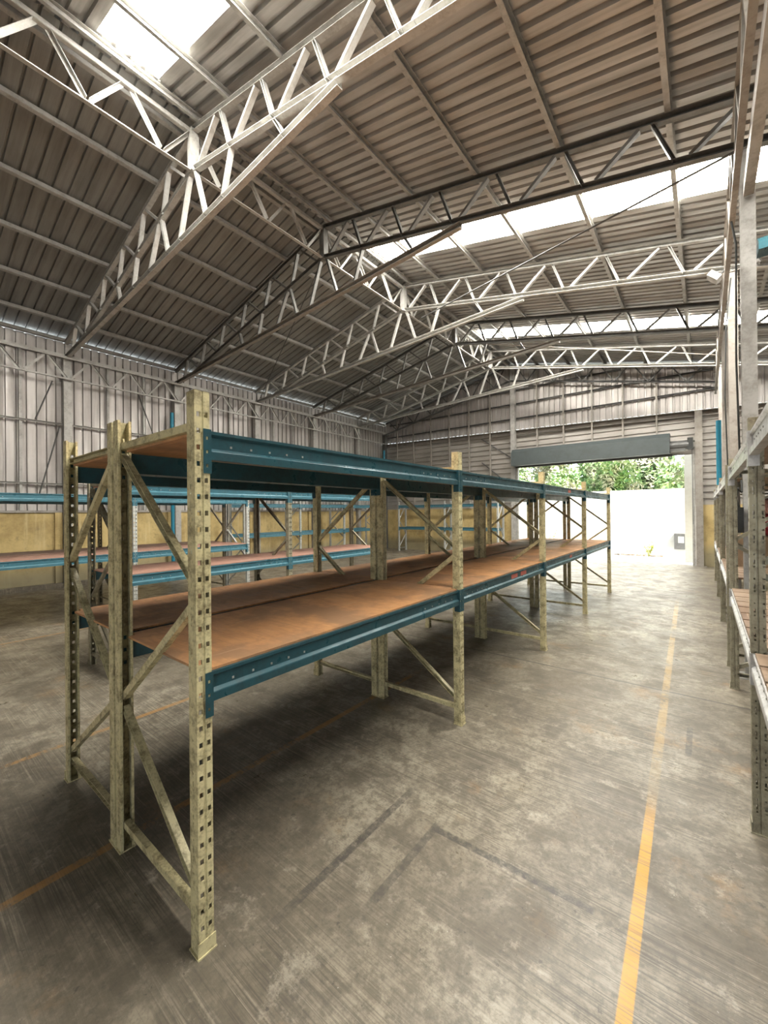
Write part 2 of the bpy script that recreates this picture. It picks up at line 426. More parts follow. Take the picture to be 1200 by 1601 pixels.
# ------------------------------------------------------------------ columns
cm = MB(); # lipped box column, local
def column(x, y, zt, w, d, mat, label, group, base=True):
    t = thing('steel_column', (x, y, 0), label, 'column', group)
    mb = MB().chan((0, 0, .01), (0, 0, zt), w, d, up=(0, 1, 0), t=.02)
    mb.chan((0, 0, .01), (0, 0, zt), -w*.35, d*.7, up=(0, 1, 0), t=.01)
    mb.build('shaft', mat, t)
    if base: MB().box(-w*.9, w*.9, -d*.8, d*.8, 0, .012).build('base_plate', mat, t)
    MB().box(-w*.6, w*.6, -d*.6, d*.6, zt, zt+.012).build('cap_plate', mat, t)
    return t
for i, y in enumerate(TY):
    column(XL+.02, y, 5.14, .15, .15, M['steel'], 'grey steel column against the corrugated left wall, %s one from the near end' % ORD[i], 'columns along the left wall')
for i, y in enumerate(TY[2:]):
    column(XR, y, 5.0, .11, .13, M['steel'] if i == 0 else M['brown_steel'], 'grey steel column behind the right-hand racks, %s one from the camera' % ORD[i], 'columns along the right-hand racks')
column(DX0, YG-.12, ztc(DX0)-.04, .16, .16, M['steel'], 'tall grey gable column at the left side of the shutter opening', 'columns of the gable wall')
column(DX1+.1, YG-.12, 4.38, .17, .16, M['brown_steel'], 'brownish grey gable column at the right side of the shutter opening', 'columns of the gable wall')
column(XL+.04, YG-.14, 5.1, .14, .14, M['dark_steel'], 'dark steel column in the far left corner of the hall', 'columns of the gable wall')

# ------------------------------------------------------------------ roof trusses
TN = ['nearest the camera', 'second nearest', 'third nearest', 'fourth nearest', 'fifth nearest', 'farthest, beside the gable wall']
def truss(y, idx, mat, tie_mat, label):
    t = thing('roof_truss', (RX, y, 5.0), label, 'roof truss', 'roof trusses across the hall')
    def L(x, z, dy=0): return (x-RX, dy, z-5.0)
    up = (0, 0, 1)
    for side in (-1, 1):
        xe = XL if side < 0 else XR+5.4
        MB().chan(L(RX+.02*side, ztc(RX)), L(xe, ztc(xe)), .07*side, .07).build('top_chord', mat, t)
        xb = -10.3 if side < 0 else XR+5.4
        if side > 0 : MB().chan(L(RX+.02, zbc(RX)), L(xb, zbc(xb)), .07, .07).build('bottom_chord', mat, t)
        else: MB().chan(L(RX-.02, zbc(RX)), L(xb, zbc(xb)), -.07, .07).build('bottom_chord', mat, t)
    MB().bar(L(RX, zbc(RX)-.03), L(RX, ztc(RX)), .11, .11, up=(0, 1, 0)).build('king_post', mat, t)
    # tie from the left column to the right-hand bottom chord
    def ztie(x): return 5.21 + (x-XL)*(5.66-5.21)/(-2.66-XL)
    MB().chan(L(XL+.02, ztie(XL)), L(-2.66, 5.66), .075, .085, t=.006).build('tie_beam', tie_mat, t)
    # webs: pairs that meet at the bottom chord
    W = .036; Hh = .062
    def web(x0, z0, x1, z1, name='web_member'):
        MB().chan(L(x0, z0), L(x1, z1), Hh, W, up=(1, 0, 0), t=.005).build(name, mat, t)
    for side in (-1, 1):
        d = .865 if side > 0 else .895
        k = 0
        while True:
            xb0 = RX + side*(.13 + k*d); xt = RX + side*(.67 + k*d); xb1 = RX + side*(.97 + k*d)
            if side > 0 and xt > XR+1.5: break
            if side < 0 and xt < XL+.12: break
            def zl(x): return max(zbc(x), ztie(x)) if side < 0 else zbc(x)
            web(xb0+side*.05, zl(xb0)+.03, xt-side*.06, ztc(xt)-.03)
            if xb1 > XL+.1: web(xt+side*.06, ztc(xt)-.03, xb1-side*.05, zl(xb1)+.03)
            k += 1
    # short webs between bottom chord and tie
    for a, b in ((-5.53, -5.84), (-5.37, -5.12), (-4.50, -4.70), (-3.63, -3.48), (-6.42, -6.22), (-6.5, -6.85), (-7.35, -7.5), (-8.2, -8.1)):
        web(a, zbc(a)-.03, b, ztie(b)+.03)
    return t
for i, y in enumerate(TY):  # every other truss has its backlit shade painted into the steel tones
    truss(y, i, M['white_steel'] if i in (1, 3, 5) else M['backlit_steel'], M['white_steel'] if i in (1, 3, 5) else M['brown_steel'],
          'white painted roof truss, %s' % ('%s from the camera' % ORD[i]) if i in (1, 3, 5) else 'backlit brownish grey roof truss, %s from the camera' % ORD[i])
# gable truss (no tie)
t = thing('gable_truss', (RX, YG-.25, 5.0), 'dark grey roof truss standing flush against the gable cladding', 'roof truss')
for side in (-1, 1):
    xe = XL+.2 if side < 0 else XR
    MB().chan((0, 0, ztc(RX)-5), (xe-RX, 0, ztc(xe)-5), .06, .06).build('top_chord', M['dark_steel'], t)
    MB().chan((0, 0, zbc(RX)-5), (xe-RX, 0, zbc(xe)-5), .06, .05).build('bottom_chord', M['dark_steel'], t)
    k = 0
    while .6+k*.9 < 5.7:
        xb = side*(.6+k*.9)
        MB().bar((xb, 0, zbc(RX+xb)-5), (xb-.4, 0, ztc(RX+xb-.4)-5), .035, .03, up=(0, 1, 0)).build('web_member', M['dark_steel'], t)
        MB().bar((xb, 0, zbc(RX+xb)-5), (xb+.4, 0, ztc(RX+xb+.4)-5), .035, .03, up=(0, 1, 0)).build('web_member', M['dark_steel'], t)
        k += 1
# ------------------------------------------------------------------ longitudinal lattice girders (ridge, eaves)
def lattice(name, x, z0, z1, y0, nodes, w, mat, label, cat='lattice girder', cw=.05, flip=False):
    t = thing(name, (x, 0, z0), label, cat)
    MB().ang((0, y0, 0), (0, YG-.35, 0), cw, cw).build('bottom_chord', mat, t)
    MB().ang((0, y0, z1-z0), (0, YG-.35, z1-z0), -cw, cw).build('top_chord', mat, t)
    za, zb_ = (.02, z1-z0-.02) if not flip else (z1-z0-.02, .02)
    for a, b in zip(TY[:-1], TY[1:]):
        st = (b-a)/nodes
        for k in range(nodes):
            ya = a+st*k; ym = ya+st*.5; yb = ya+st
            g = st*.06
            MB().ang((0, ya+g, za), (0, ym-g*.6, zb_), w, w, up=(1, 0, 0)).build('web_member', mat, t)
            MB().ang((0, ym+g*.6, zb_), (0, yb-g, za), w, w, up=(1, 0, 0)).build('web_member', mat, t)
    return t
lattice('ridge_girder', RX, zbc(RX), 6.83, YB, 3, .045, M['white_steel'], 'zigzag steel girder running the length of the ridge under the roof', cw=.055, flip=True)
lattice('eave_girder', XL+.20, 4.68, 5.14, YB, 3, .045, M['white_steel'], 'zigzag steel girder along the top of the left wall', cw=.042)
lattice('valley_girder', .27, 4.76, 5.34, YB, 3, .035, M['brown_steel'], 'zigzag steel girder above the right-hand racks and columns', cw=.05)
# wide gutter channel carried along the right column line
tag(MB().chan((.355, -1.2, 4.62), (.355, 5.10, 4.62), .075, .16).build('gutter_channel', M['steel']), 'pale steel channel beside the zigzag girder, ending at the nearest right column', 'beam')
# purlins
k = 0
for side, lst in ((-1, [.20, 1.08, 2.14, 3.17, 4.22, 5.22, 5.95]), (1, [.20, .93, 1.97, 3.04, 4.12, 5.20, 6.3, 7.4, 8.5, 9.6, 10.7])):
    for j, dd in enumerate(lst):
        x = RX+side*dd; z = ztc(x)+.075
        if side < 0: lab = 'roof purlin on the left slope, %s down from the ridge' % ORD[j]
        else: lab = 'roof purlin on the right slope, %s down from the ridge' % ORD[j]
        w = .055; hh = .075
        tag(MB().chan((x, YB, z), (x, YG, z), w*side, hh, up=(SL*side, 0, 1)).build('roof_purlin', M['steel']), lab, 'purlin', 'purlins under the roof sheets')
        k += 1
# bracing rods
tag(MB().rod((.30, 5.12, 5.02), (-4.9, 7.62, 5.95), .012).build('brace_rod', M['dark_steel']), 'thin dark rod slanting past the second skylight towards the ridge', 'brace rod', 'thin roof bracing rods')
tag(MB().rod((RX-.3, 5.3, 6.25), (-10.9, 7.55, 5.22), .010).build('brace_rod', M['dark_steel']), 'thin dark rod slanting under the left roof slope, from the ridge', 'brace rod', 'thin roof bracing rods')
tag(MB().rod((RX+.35, 10.3, 6.3), (.25, 12.5, 5.3), .012).build('brace_rod', M['brown_steel']), 'thin pale rod slanting under the third skylight near the far trusses', 'brace rod', 'thin roof bracing rods')
# left wall girts and braces
for j, z in enumerate((2.32, 3.68)):
    tag(MB().chan((XL-.02, YB, z), (XL-.02, YG-.2, z), .05, .035).build('wall_girt', M['steel']), 'thin horizontal girt on the left wall, %s' % ('lower one above the yellow masonry' if j == 0 else 'upper one halfway to the eave'), 'wall girt', 'girts on the left wall')
ys = YB+.3; j = 0
while ys < YG-.3:
    if min(abs(ys-q) for q in TY) > .2:
        if ys > .8 and ys < 12.5:
            tag(MB().chan((XL-.06, ys, 1.74), (XL-.06, ys, 5.2), .04, .05, up=(0, 1, 0)).build('wall_stud', M['steel']),
                'thin vertical stud behind the girts of the left wall, %s from the near end' % ORD[j], 'wall stud', 'studs on the left wall'); j += 1
    ys += .81
for j, (ya, za, yb, zb) in enumerate(((2.62, 3.62, 2.25, 2.05), (2.5, 4.62, 2.2, 3.72), (4.25, 4.7, 4.75, 3.3))):
    tag(MB().rod((XL-.02, ya, za), (XL-.02, yb, zb), .014).build('wall_brace', M['dark_steel']),
        ['dark slanting rod on the left wall, low beside the nearest visible column', 'dark slanting rod on the left wall, just under the eave girder', 'dark slanting rod on the left wall beside the second visible column'][j], 'wall brace', 'slanting rods on the left wall')
# gable girts and studs
gz = [4.98, 5.52, 6.02]
for j, z in enumerate(gz):
    x0 = max(XL+.1, RX-(6.80-z)/SL); x1 = min(XR+.05, RX+(6.80-z)/SL)
    if j == 0: x0, x1 = XL+.1, XR
    tag(MB().chan((x0, YG-.02, z), (x1, YG-.02, z), .05, .045).build('gable_girt', M['dark_steel']), 'dark horizontal girt across the gable cladding, %s from the bottom' % ORD[j], 'wall girt', 'girts on the gable cladding')
x = XL+.7; j = 0
while x < XR:
    if abs(x-DX0) > .25 and abs(x-DX1) > .2:
        zb = 1.78 if (x < DX0 or x > DX1) else 3.80
        tag(MB().chan((x, YG-.095, zb), (x, YG-.095, ztc(x)-.06), .045, .05, up=(0, 1, 0)).build('gable_stud', M['brown_steel']), 'slim vertical stud on the gable wall, %s from the left corner' % ORD[j], 'wall stud', 'studs on the gable wall'); j += 1
    x += .87
tag(MB().bar((-6.7, YG+.03, 4.4), (-5.5, YG+.03, 3.55), .03, .03).build('gable_brace', M['dark_steel']), 'upper slanting brace on the gable wall, left of the shutter hood', 'wall brace', 'slanting braces beside the shutter')
tag(MB().bar((-6.7, YG+.03, 3.5), (-5.5, YG+.03, 2.5), .03, .03).build('gable_brace', M['dark_steel']), 'lower slanting brace on the gable wall, left of the shutter opening', 'wall brace', 'slanting braces beside the shutter')

# ------------------------------------------------------------------ roller shutter
t = thing('roller_shutter', ((DX0+DX1)/2, YG-.2, 0), 'rolled-up shutter in a dark grey hood above the bright doorway', 'roller shutter')
cx = (DX0+DX1)/2
MB().prof([(-.22, 3.22), (.20, 3.22), (.20, 3.80), (-.10, 3.80), (-.22, 3.68)], (DX1-.55-cx, -.10, 0), (DX0+.06-cx, -.10, 0)).build('hood', M['hood'], t)
MB().box(DX0+.1-cx, DX1-.5-cx, .0, .06, 3.16, 3.22).build('bottom_bar', M['dark_steel'], t)
MB().box(DX0+.09-cx, DX0+.17-cx, .05, .17, .0, 3.2).build('guide_rail', M['steel'], t)
MB().box(DX1-.06-cx, DX1+.01-cx, .05, .17, .0, 3.2).build('guide_rail', M['steel'], t)
mb = MB(); mb.rod((DX1-.62-cx, -.12, 3.44), (DX1-.12-cx, -.12, 3.44), .13, 14); mb.box(DX1-.55-cx, DX1-.2-cx, -.2, .02, 3.28, 3.36)
mo = mb.build('motor', M['dark_steel'], t)
MB().box(DX1-.15-cx, DX1-.02-cx, -.24, .0, 3.3, 3.62).build('gearbox', M['black'], mo)
MB().tube([(DX1-.05-cx, -.18, 3.4), (DX1-.04-cx, -.18, 2.4), (DX1-.04-cx, -.17, 1.2)], .008).build('pull_chain', M['dark_steel'], t)

# blue pipes
def pipe(x, y, z0, z1, label):
    tag(MB().rod((x, y, z0), (x, y, z1), .045, 12).build('downpipe', M['pipe']), label, 'pipe', 'blue downpipes')
pipe(XL+.16, 5.0, .0, 4.35, 'blue downpipe beside a left wall column, seen through the near rack frame')
pipe(XL+.13, YG-.32, .0, 4.4, 'blue downpipe in the far left corner of the hall')
pipe(XR-.09, 11.2, 2.0, 3.5, 'short blue pipe hanging above the far end of the right-hand racks')

# ------------------------------------------------------------------ racking
PH = 2.05
def post_mesh(name, w=.056, dp=.056, t=.0022, two=False):
    """upright: perforated front face (normal +x at x=0), two perforated sides, open back with lips"""
    # profile path (x, y, hole type of the segment that follows)
    h = w/2; g = .0045
    path = [(-dp, -h+.010, 0), (-dp, -h, 0), (-dp+.022, -h, 's'), (-dp+.028, -h, 0), (0, -h, 0),
            (0, -h+.007, 'b'), (0, -h+.0205, 0), (0, -.0055, 0), (-g, -.003, 0), (-g, .003, 0), (0, .0055, 0),
            (0, h-.0205, 'b'), (0, h-.007, 0), (0, h, 0), (-dp+.028, h, 's'), (-dp+.022, h, 0), (-dp, h, 0), (-dp, h-.010, None)]
    if two:      # heavier upright: both sides carry two columns of bolt holes either side of a groove
        def side(sg):
            return [(-dp, sg*h, 0), (-dp+.012, sg*h, 's'), (-dp+.019, sg*h, 0), (-dp/2-.004, sg*h, 0), (-dp/2-.003, sg*(h-.006), 0), (-dp/2+.003, sg*(h-.006), 0), (-dp/2+.004, sg*h, 0), (-.019, sg*h, 's'), (-.012, sg*h, 0)]
        a_ = side(-1); b_ = side(1)[::-1]
        b_ = [(q[0], q[1], 's' if i in (0, 7) else 0) for i, q in enumerate(b_)]
        path = [(-dp, -h+.010, 0)] + a_ + path[4:14] + b_ + [(-dp, h-.010, None)]
    zs = []; flags = []
    p = .0603; k = 0
    z = 0.0
    while z < PH-.001:
        for a, b, fl_ in ((0, .020, ''), (.020, .025, ''), (.025, .031, 's'), (.031, .043, 'b'), (.043, .052, ''), (.052, .0603, '')):
            if fl_ == 'b': fl_ = 'B'
            zs.append((z+a, z+b, fl_))
        z += p
    out = MB(); levels = sorted(set([round(a, 5) for a, b, f in zs] + [round(zs[-1][1], 5)]))
    levels = [min(l, PH) for l in levels]
    n = len(path)
    for l in levels:
        for q in path: out.v.append((q[0], q[1], l))
    for i in range(len(levels)-1):
        fz = zs[i][2] if i < len(zs) else ''
        mid = levels[i]
        for j in range(n-1):
            ht = path[j][2]
            if mid > .05 and mid < PH-.05:
                if ht == 'b' and i % 6 in (2, 3): continue     # big square holes
                if ht == 's' and (i % 6 == 4 or (i % 12 == 0)): continue
            if levels[i+1]-levels[i] < 1e-5: continue
            a = i*n+j
            out.f.append((a, a+1, a+n+1, a+n))
    me = out.mesh(name)
    o = bpy.data.objects.new('tmp', me); COL.objects.link(o)
    md = o.modifiers.new('s', 'SOLIDIFY'); md.thickness = t; md.offset = 0
    dg = bpy.context.evaluated_depsgraph_get()
    me2 = bpy.data.meshes.new_from_object(o.evaluated_get(dg)); me2.name = name
    bpy.data.objects.remove(o); return me2
PM = post_mesh('post'); PM2 = post_mesh('post', two=True, t=.002)
def variant(me, mat, name):
    m2 = me.copy(); m2.name = name; m2.materials.clear(); m2.materials.append(mat); return m2
def frame_proto(depth, mat, flip, sx=1.0, label='x'):
    """frame in local coords: front post face at x=0 looking +x, rear post at x=-depth looking -x; flip mirrors the bracing"""
    t = thing('upright_frame', (0, 0, 0), label, 'rack frame')
    kids = []
    pm = variant(PM2 if sx < 1 else PM, mat, 'post')
    kids.append(part(pm, 'post', None, t, (0, 0, .004), 0, scale=(sx, 1, 1)))
    kids.append(part(pm, 'post', None, t, (-depth, 0, .004), math.pi, scale=(sx, 1, 1)))
    f, r = -.045*sx, -depth+.045*sx
    if flip: f, r = r, f
    def br(xa, za, xb, zb, name, oy=0):
        o = MB().chan((xa, oy, za), (xb, oy, zb), .028, .031, up=(0, 0, 1), t=.003).build(name, mat, t); kids.append(o)
    br(f, 1.93, r, 1.93, 'top_strut')
    br(r, 1.885, f, 1.335, 'brace', .0)
    br(f, 1.275, r, .735, 'brace', .0)
    br(r, .68, f, .19, 'brace', .0)
    br(f, .125, r, .125, 'bottom_strut')
    for x0 in (-.024*sx, -depth+.024*sx):
        pl = MB().box(x0-.034*sx, x0+.034*sx, -.036, .036, 0, .006)
        s_ = 1 if x0 > -depth/2 else -1
        pl.box(x0+s_*.026*sx, x0+s_*.030*sx, -.034, .034, .0, .055)
        kids.append(pl.build('base_plate', mat, t))
    return t, kids
def beam_meshes(L, hgt, dr=1):
    """step beam along y from 0..L; outer face towards +x*dr"""
    d = dr
    pts = [(0, 0), (-.034, 0), (-.034, hgt), (-.006, hgt), (-.006, hgt-.012), (-.016, hgt-.02), (-.016, .044), (-.002, .034), (0, .030)]
    # prof: side axis for direction +y with up z is r = d x u = y x z = x
    pts = [(a*d, b) for a, b in pts]
    if d < 0: pts = pts[::-1]
    rail = MB().prof(pts, (0, .03, 0), (0, L-.03, 0))
    con = []
    for e_ in (0, 1):
        c = MB(); y0 = .0 if e_ == 0 else L; s_ = 1 if e_ == 0 else -1
        a, b = sorted((y0+s_*.003, y0+s_*.032))
        xa, xb = sorted((.0012*d, .0042*d))
        # front plate with three slots
        z = -.052; segs = [(-.052, -.030), (-.018, .022), (.034, .072), (.084, hgt+.004)]
        sa, sb = a+.010, b-.010
        c.box(xa, xb, a, sa, -.052, hgt+.004); c.box(xa, xb, sb, b, -.052, hgt+.004)
        for q0, q1 in segs: c.box(xa, xb, sa, sb, q0, q1)
        xa, xb = sorted((-.04*d, .004*d))
        a2, b2 = sorted((y0+s_*.030, y0+s_*.034))
        c.box(xa, xb, a2, b2, -.052, hgt+.004)
        con.append(c)
    return rail, con
def beam_proto(L, hgt, mat, d):
    t = thing('load_beam', (0, 0, 0), 'x', 'rack beam')
    rail, con = beam_meshes(L, hgt, d)
    kids = [rail.build('rail', mat, t)] + [c.build('connector', mat, t) for c in con]
    mb = MB()
    y = .12
    while y < .5:                                  # bolt heads near the ends
        mb.box(*sorted((-.016*d, -.0125*d)), y, y+.008, hgt-.055, hgt-.047); mb.box(*sorted((-.016*d, -.0125*d)), L-y-.008, L-y, hgt-.055, hgt-.047); y += .09
    kids.append(mb.build('rivets', M['steel'], t)); kids[-1]['kind'] = 'stuff'
    return t, kids
def board_mesh(L, depth, th=.010, ed=.018):
    """deck with notched corners for the posts"""
    mb = MB(); n = .037; m_ = .070
    y0, y1 = .004, L-.004
    out = [(-m_, y0), (-m_, n), (-ed, n), (-ed, L-n), (-m_, L-n), (-m_, y1), (-depth+m_, y1), (-depth+m_, L-n), (-depth+ed, L-n), (-depth+ed, n), (-depth+m_, n), (-depth+m_, y0)]
    k = len(out)
    for x, y in out: mb.v.append((x, y, 0))
    for x, y in out: mb.v.append((x, y, th))
    for i in range(k): j = (i+1) % k; mb.f.append((i, j, k+j, k+i))
    mb.f.append(tuple(reversed(range(k)))); mb.f.append(tuple(k+i for i in range(k)))
    return mb

def rack_row(name, x_front, depth, ys, fmat, bmats, board_mat, flips, desc, side_txt, levels=((.905, .108), (1.805, .108)), face=1, sx=1.0, cover=None, boards=(True, True), boardprob=None):
    """face=+1: front looks to +x"""
    gF, gB, gD = 'upright frames of the '+desc, 'beams of the '+desc, 'shelf boards of the '+desc
    n = len(ys)
    protos = {}
    for i, y in enumerate(ys):
        fl_ = flips[i % len(flips)]
        lab = '%s upright frame of the %s, %s from near end' % (side_txt, desc, ORD[i])
        if fl_ not in protos:
            t, kids = frame_proto(depth, fmat, fl_, sx, lab); t.location = (x_front, y, 0); protos[fl_] = (t, kids)
            t['group'] = gF
            if face < 0:
                t.rotation_euler = (0, 0, math.pi)
        else: copy_tree(*protos[fl_], (x_front, y, 0), lab, gF)
    bp = {}
    for i in range(n-1):
        L = round(ys[i+1]-ys[i], 3)
        for li, (z, hg) in enumerate(levels):
            for s_ in (0, 1):
                x = x_front if s_ == 0 else x_front - face*depth
                d = face if s_ == 0 else -face
                mat = bmats[li]
                key = (L, hg, mat.name, d)
                lab = '%s beam under %s shelf, %s side, %s bay, %s' % (('teal' if mat == M['teal'] else 'blue' if mat == M['blue'] else 'grey'), ('middle', 'top')[li], ('right', 'left')[s_], ORD[i], desc)
                if key not in bp:
                    t, kids = beam_proto(L, hg, mat, d); t.location = (x, ys[i], z); tag(t, lab, group=gB); bp[key] = (t, kids)
                else: t = copy_tree(*bp[key], (x, ys[i], z), lab, gB)
                if cover and (li, i, s_) in cover:
                    for (yy, w) in cover[(li, i, s_)]:
                        MB().box(*sorted((-.0158*d, -.0140*d)), yy, yy+w, hg*.45, hg*.82).build('sticker', M['red'], t)['label'] = 'red and white warning sticker'
            if boards[li]:
                key = ('b', L, li)
                lab = '%s board on %s shelf, %s bay, %s' % ('worn plywood', ('middle', 'top')[li], ORD[i], desc)
                if key not in bp:
                    o = board_mesh(L, depth, ed=(.018, .036)[li]).build('shelf_board', board_mat); bp[key] = o
                else:
                    o = bp[key].copy(); COL.objects.link(o)
                o.location = (x_front, ys[i], z+hg+(.001, -.011)[li])
                if face < 0: o.location = (x_front+depth, ys[i], z+hg+.001)
                tag(o, lab, 'shelf board', gD)
AY = [.75, 2.75, 4.80, 6.88, 8.95]
rack_row('A', -1.44, .79, AY, M['cream'], (M['teal'], M['teal']), M['wood'], [False], 'aisle-side central racks', 'cream',
         cover={(0, 1, 0): [(1.05, .16), (1.3, .16)], (1, 2, 0): [(1.1, .14)], (0, 2, 0): [(1.15, .12)]})
rack_row('B', -2.255, .80, AY, M['cream'], (M['teal'], M['teal']), M['wood'], [True], 'inner central racks', 'cream')
rack_row('M', -4.40, .80, [1.46, 3.51, 5.55], M['cream_b'], (M['blue'], M['blue']), M['wood_pink'], [False, False, True], 'single rack row next left', 'worn olive')
rack_row('W', -7.10, .80, [.56, 2.59, 4.62], M['palerack'], (M['blue'], M['blue']), M['wood_pink'], [True], 'paired racks beyond, near row', 'pale')
rack_row('X', -7.95, .80, [.56, 2.59, 4.62], M['cream_b'], (M['blue'], M['blue']), M['wood_pink'], [False], 'paired racks beyond, far row', 'brown')
rack_row('V', -10.30, .78, [6.60, 8.65, 10.70, 12.75], M['palerack'], (M['blue'], M['blue']), M['wood_pink'], [True], 'rack row along yellow wall', 'pale', boards=(False, False))
# racks on the right side of the aisle: built facing -x
def right_rack(ys, desc, start):
    gF, gB, gD = 'upright frames of the '+desc, 'grey beams of the '+desc, 'slatted boards of the '+desc
    fp = None; bp = {}
    for i, y in enumerate(ys):
        lab = 'greenish steel frame of the %s, %s from camera' % (desc, ORD[i])
        if fp is None:
            t, kids = frame_proto(.95, M['cream_b'], False, .999, lab); t.location = (.176, y, 0); t.rotation_euler = (0, 0, math.pi); t['group'] = gF; fp = (t, kids)
        else: copy_tree(*fp, (.176, y, 0), lab, gF)
    for i in range(len(ys)-1):
        L = round(ys[i+1]-ys[i], 3)
        for li, (z, hg) in enumerate(((.785, .10), (1.865, .12))):
            for s_ in (0, 1):
                x = .176 if s_ == 0 else .176+.95; d = -1 if s_ == 0 else 1
                key = (L, hg, d)
                lab = 'grey beam, %s level, %s side, %s bay, %s' % (('middle', 'top')[li], ('aisle', 'wall')[s_], ORD[i], desc)
                if key not in bp:
                    t, kids = beam_proto(L, hg, M['greybeam'], d); t.location = (x, ys[i], z); tag(t, lab, group=gB); bp[key] = (t, kids)
                else: copy_tree(*bp[key], (x, ys[i], z), lab, gB)
            if li == 0:
                nsl = 9; w = (L-.10)/nsl; key = ('s', L)
                lab = 'slatted wooden deck on middle level, %s bay, %s' % (ORD[i], desc)
                if key not in bp:
                    t = thing('slatted_deck', (.176, ys[i], z+hg+.001), lab, 'shelf deck', gD); kk = []
                    me = MB().box(.012, .938, 0, w-.025, 0, .018).mesh('slat')
                    for q in range(nsl): kk.append(part(me, 'slat', M['wood_slat'], t, (0, .05+q*w, 0)))
                    bp[key] = (t, kk)
                else: copy_tree(*bp[key], (.176, ys[i], z+hg+.001), lab, gD)
        lab = 'dark board on top level, %s bay, %s' % (ORD[i], desc)
        o = board_mesh(L, .95).build('shelf_board', M['wood_slat']); o.location = (.176+.95, ys[i], 1.986); tag(o, lab, 'shelf board', 'top boards of the '+desc)
right_rack([.66, 2.72, 4.79], 'near rack right of aisle', 0)
right_rack([5.44, 7.56, 9.66, 11.76], 'far rack right of aisle', 0)
# rack against the gable wall, turned to face the camera
def gable_rack():
    desc = 'rack against the gable wall'
    xs = [-10.1, -7.9, -5.75]; fp = None; bp = None
    for i, x in enumerate(xs):
        lab = 'pale rack frame of the %s, %s from the left' % (desc, ORD[i])
        if fp is None:
            t, kids = frame_proto(.55, M['palerack'], i == 1, 1, lab); t.rotation_euler = (0, 0, -math.pi/2); t.location = (x, 13.75, 0); t['group'] = 'frames of the '+desc; fp = (t, kids)
        else: copy_tree(*fp, (x, 13.75, 0), lab, 'frames of the '+desc)
    for i in range(2):
        for li, z in enumerate((.905, 1.805)):
            for s_ in (0, 1):
                lab = 'blue beam, %s level, %s side, %s bay, %s' % (('middle', 'top')[li], ('front', 'wall')[s_], ('left', 'right')[i], desc)
                L = xs[i+1]-xs[i]
                key = s_
                if bp is None: bp = {}
                if (s_, round(L, 2)) not in bp:
                    t, kids = beam_proto(L, .108, M['blue'], 1 if s_ == 0 else -1); t.rotation_euler = (0, 0, -math.pi/2); bp[(s_, round(L, 2))] = (t, kids)
                    t['label'] = lab; t['group'] = 'beams of the '+desc
                else: t = copy_tree(*bp[(s_, round(L, 2))], (0, 0, 0), lab, 'beams of the '+desc)
                t.location = (xs[i], 13.75 + (.55 if s_ else 0), z)
gable_rack()

# ------------------------------------------------------------------ goods on the right rack
def carton(x, y, z, w, d, h, label, rz=0):
    t = thing('cardboard_box', (x, y, z), label, 'box', 'cardboard boxes on the right-hand rack', rz)
    MB().box(-w/2, w/2, -d/2, d/2, 0, h).build('body', M['carton'], t)
    mb = MB().box(-w/2-.004, w/2+.004, -d/2-.004, -.006, h, h+.006).box(-w/2-.004, w/2+.004, .006, d/2+.004, h, h+.006)
    mb.build('flap', M['carton'], t)
    MB().box(-w/2-.002, w/2+.002, -.025, .025, h+.0062, h+.0075).build('tape', M['wood_slat'], t)
ZS = .785+.10+.0192
carton(.58, 6.80, ZS, .58, .5, .36, 'large cardboard box carrying a red and pink bundle, on the far right rack')

# red and pink bundle hanging on the right
t = thing('cloth_bundle', (.62, 6.72, ZS+.369), 'red and pink cloth bundle at the right edge, heaped on a cardboard box', 'cloth bundle')
def blob(name, mat, c, r, seed, par):
    rnd = random.Random(seed); mb = MB(); nu, nv = 14, 9
    for j in range(nv+1):
        for i in range(nu):
            th = math.pi*j/nv; ph = 2*math.pi*i/nu
            k_ = 1+.18*math.sin(3*ph+seed)*math.sin(th)+.1*math.cos(5*th+seed)
            mb.v.append((c[0]+r[0]*k_*math.sin(th)*math.cos(ph), c[1]+r[1]*k_*math.sin(th)*math.sin(ph), c[2]+r[2]*math.cos(th)))
    for j in range(nv):
        for i in range(nu):
            a = j*nu+i; b = j*nu+(i+1) % nu
            mb.f.append((a, b, b+nu, a+nu))
    o = mb.build(name, mat, par)
    for p in o.data.polygons: p.use_smooth = True
    return o
blob('red_cloth', M['redcloth'], (0, 0, .15), (.15, .15, .15), 1, t)
blob('pink_cloth', M['pinkcloth'], (-.02, -.05, .36), (.10, .10, .10), 2, t)
# electrical box and cables on the first right column
t = thing('switch_box', (.262, 5.15, 1.38), 'dark grey switch box with cables on the nearest right column', 'switch box')
MB().box(-.032, .03, -.10, .04, 0, .24).build('case', M['black'], t)
MB().tube([(0, -.04, .24), (-.02, -.06, .32), (-.01, -.08, .42), (.02, -.05, .38), (.02, -.0, .5)], .008).build('cable', M['black'], t)
# flood light on the third truss end, right side
t = thing('flood_light', (XR-.19, 7.50, 5.0), 'small grey flood light at the right end of the fourth truss', 'lamp')
MB().bar((-.07, -.02, -.02), (.04, -.02, -.13), .08, .17, up=(0, 1, 0)).build('housing', M['steel'], t)
MB().tube([(.05, -.02, -.05), (.16, -.02, .02)], .012).build('bracket', M['dark_steel'], t)
tag(MB().tube([(XR-.08, 5.02, 1.9), (XR-.10, 5.03, 3.0), (XR-.09, 5.06, 4.1), (XR-.12, 5.1, 4.35)], .009).build('conduit_cable', M['black']), 'black cable climbing the nearest right column', 'cable')
tag(MB().tube([(XR-.07, 7.6, 1.9), (XR-.10, 7.55, 3.2), (XR-.08, 7.55, 4.2), (XR-.02, 7.6, 4.9)], .009).build('conduit_cable', M['black']), 'black cable climbing the second right column', 'cable')

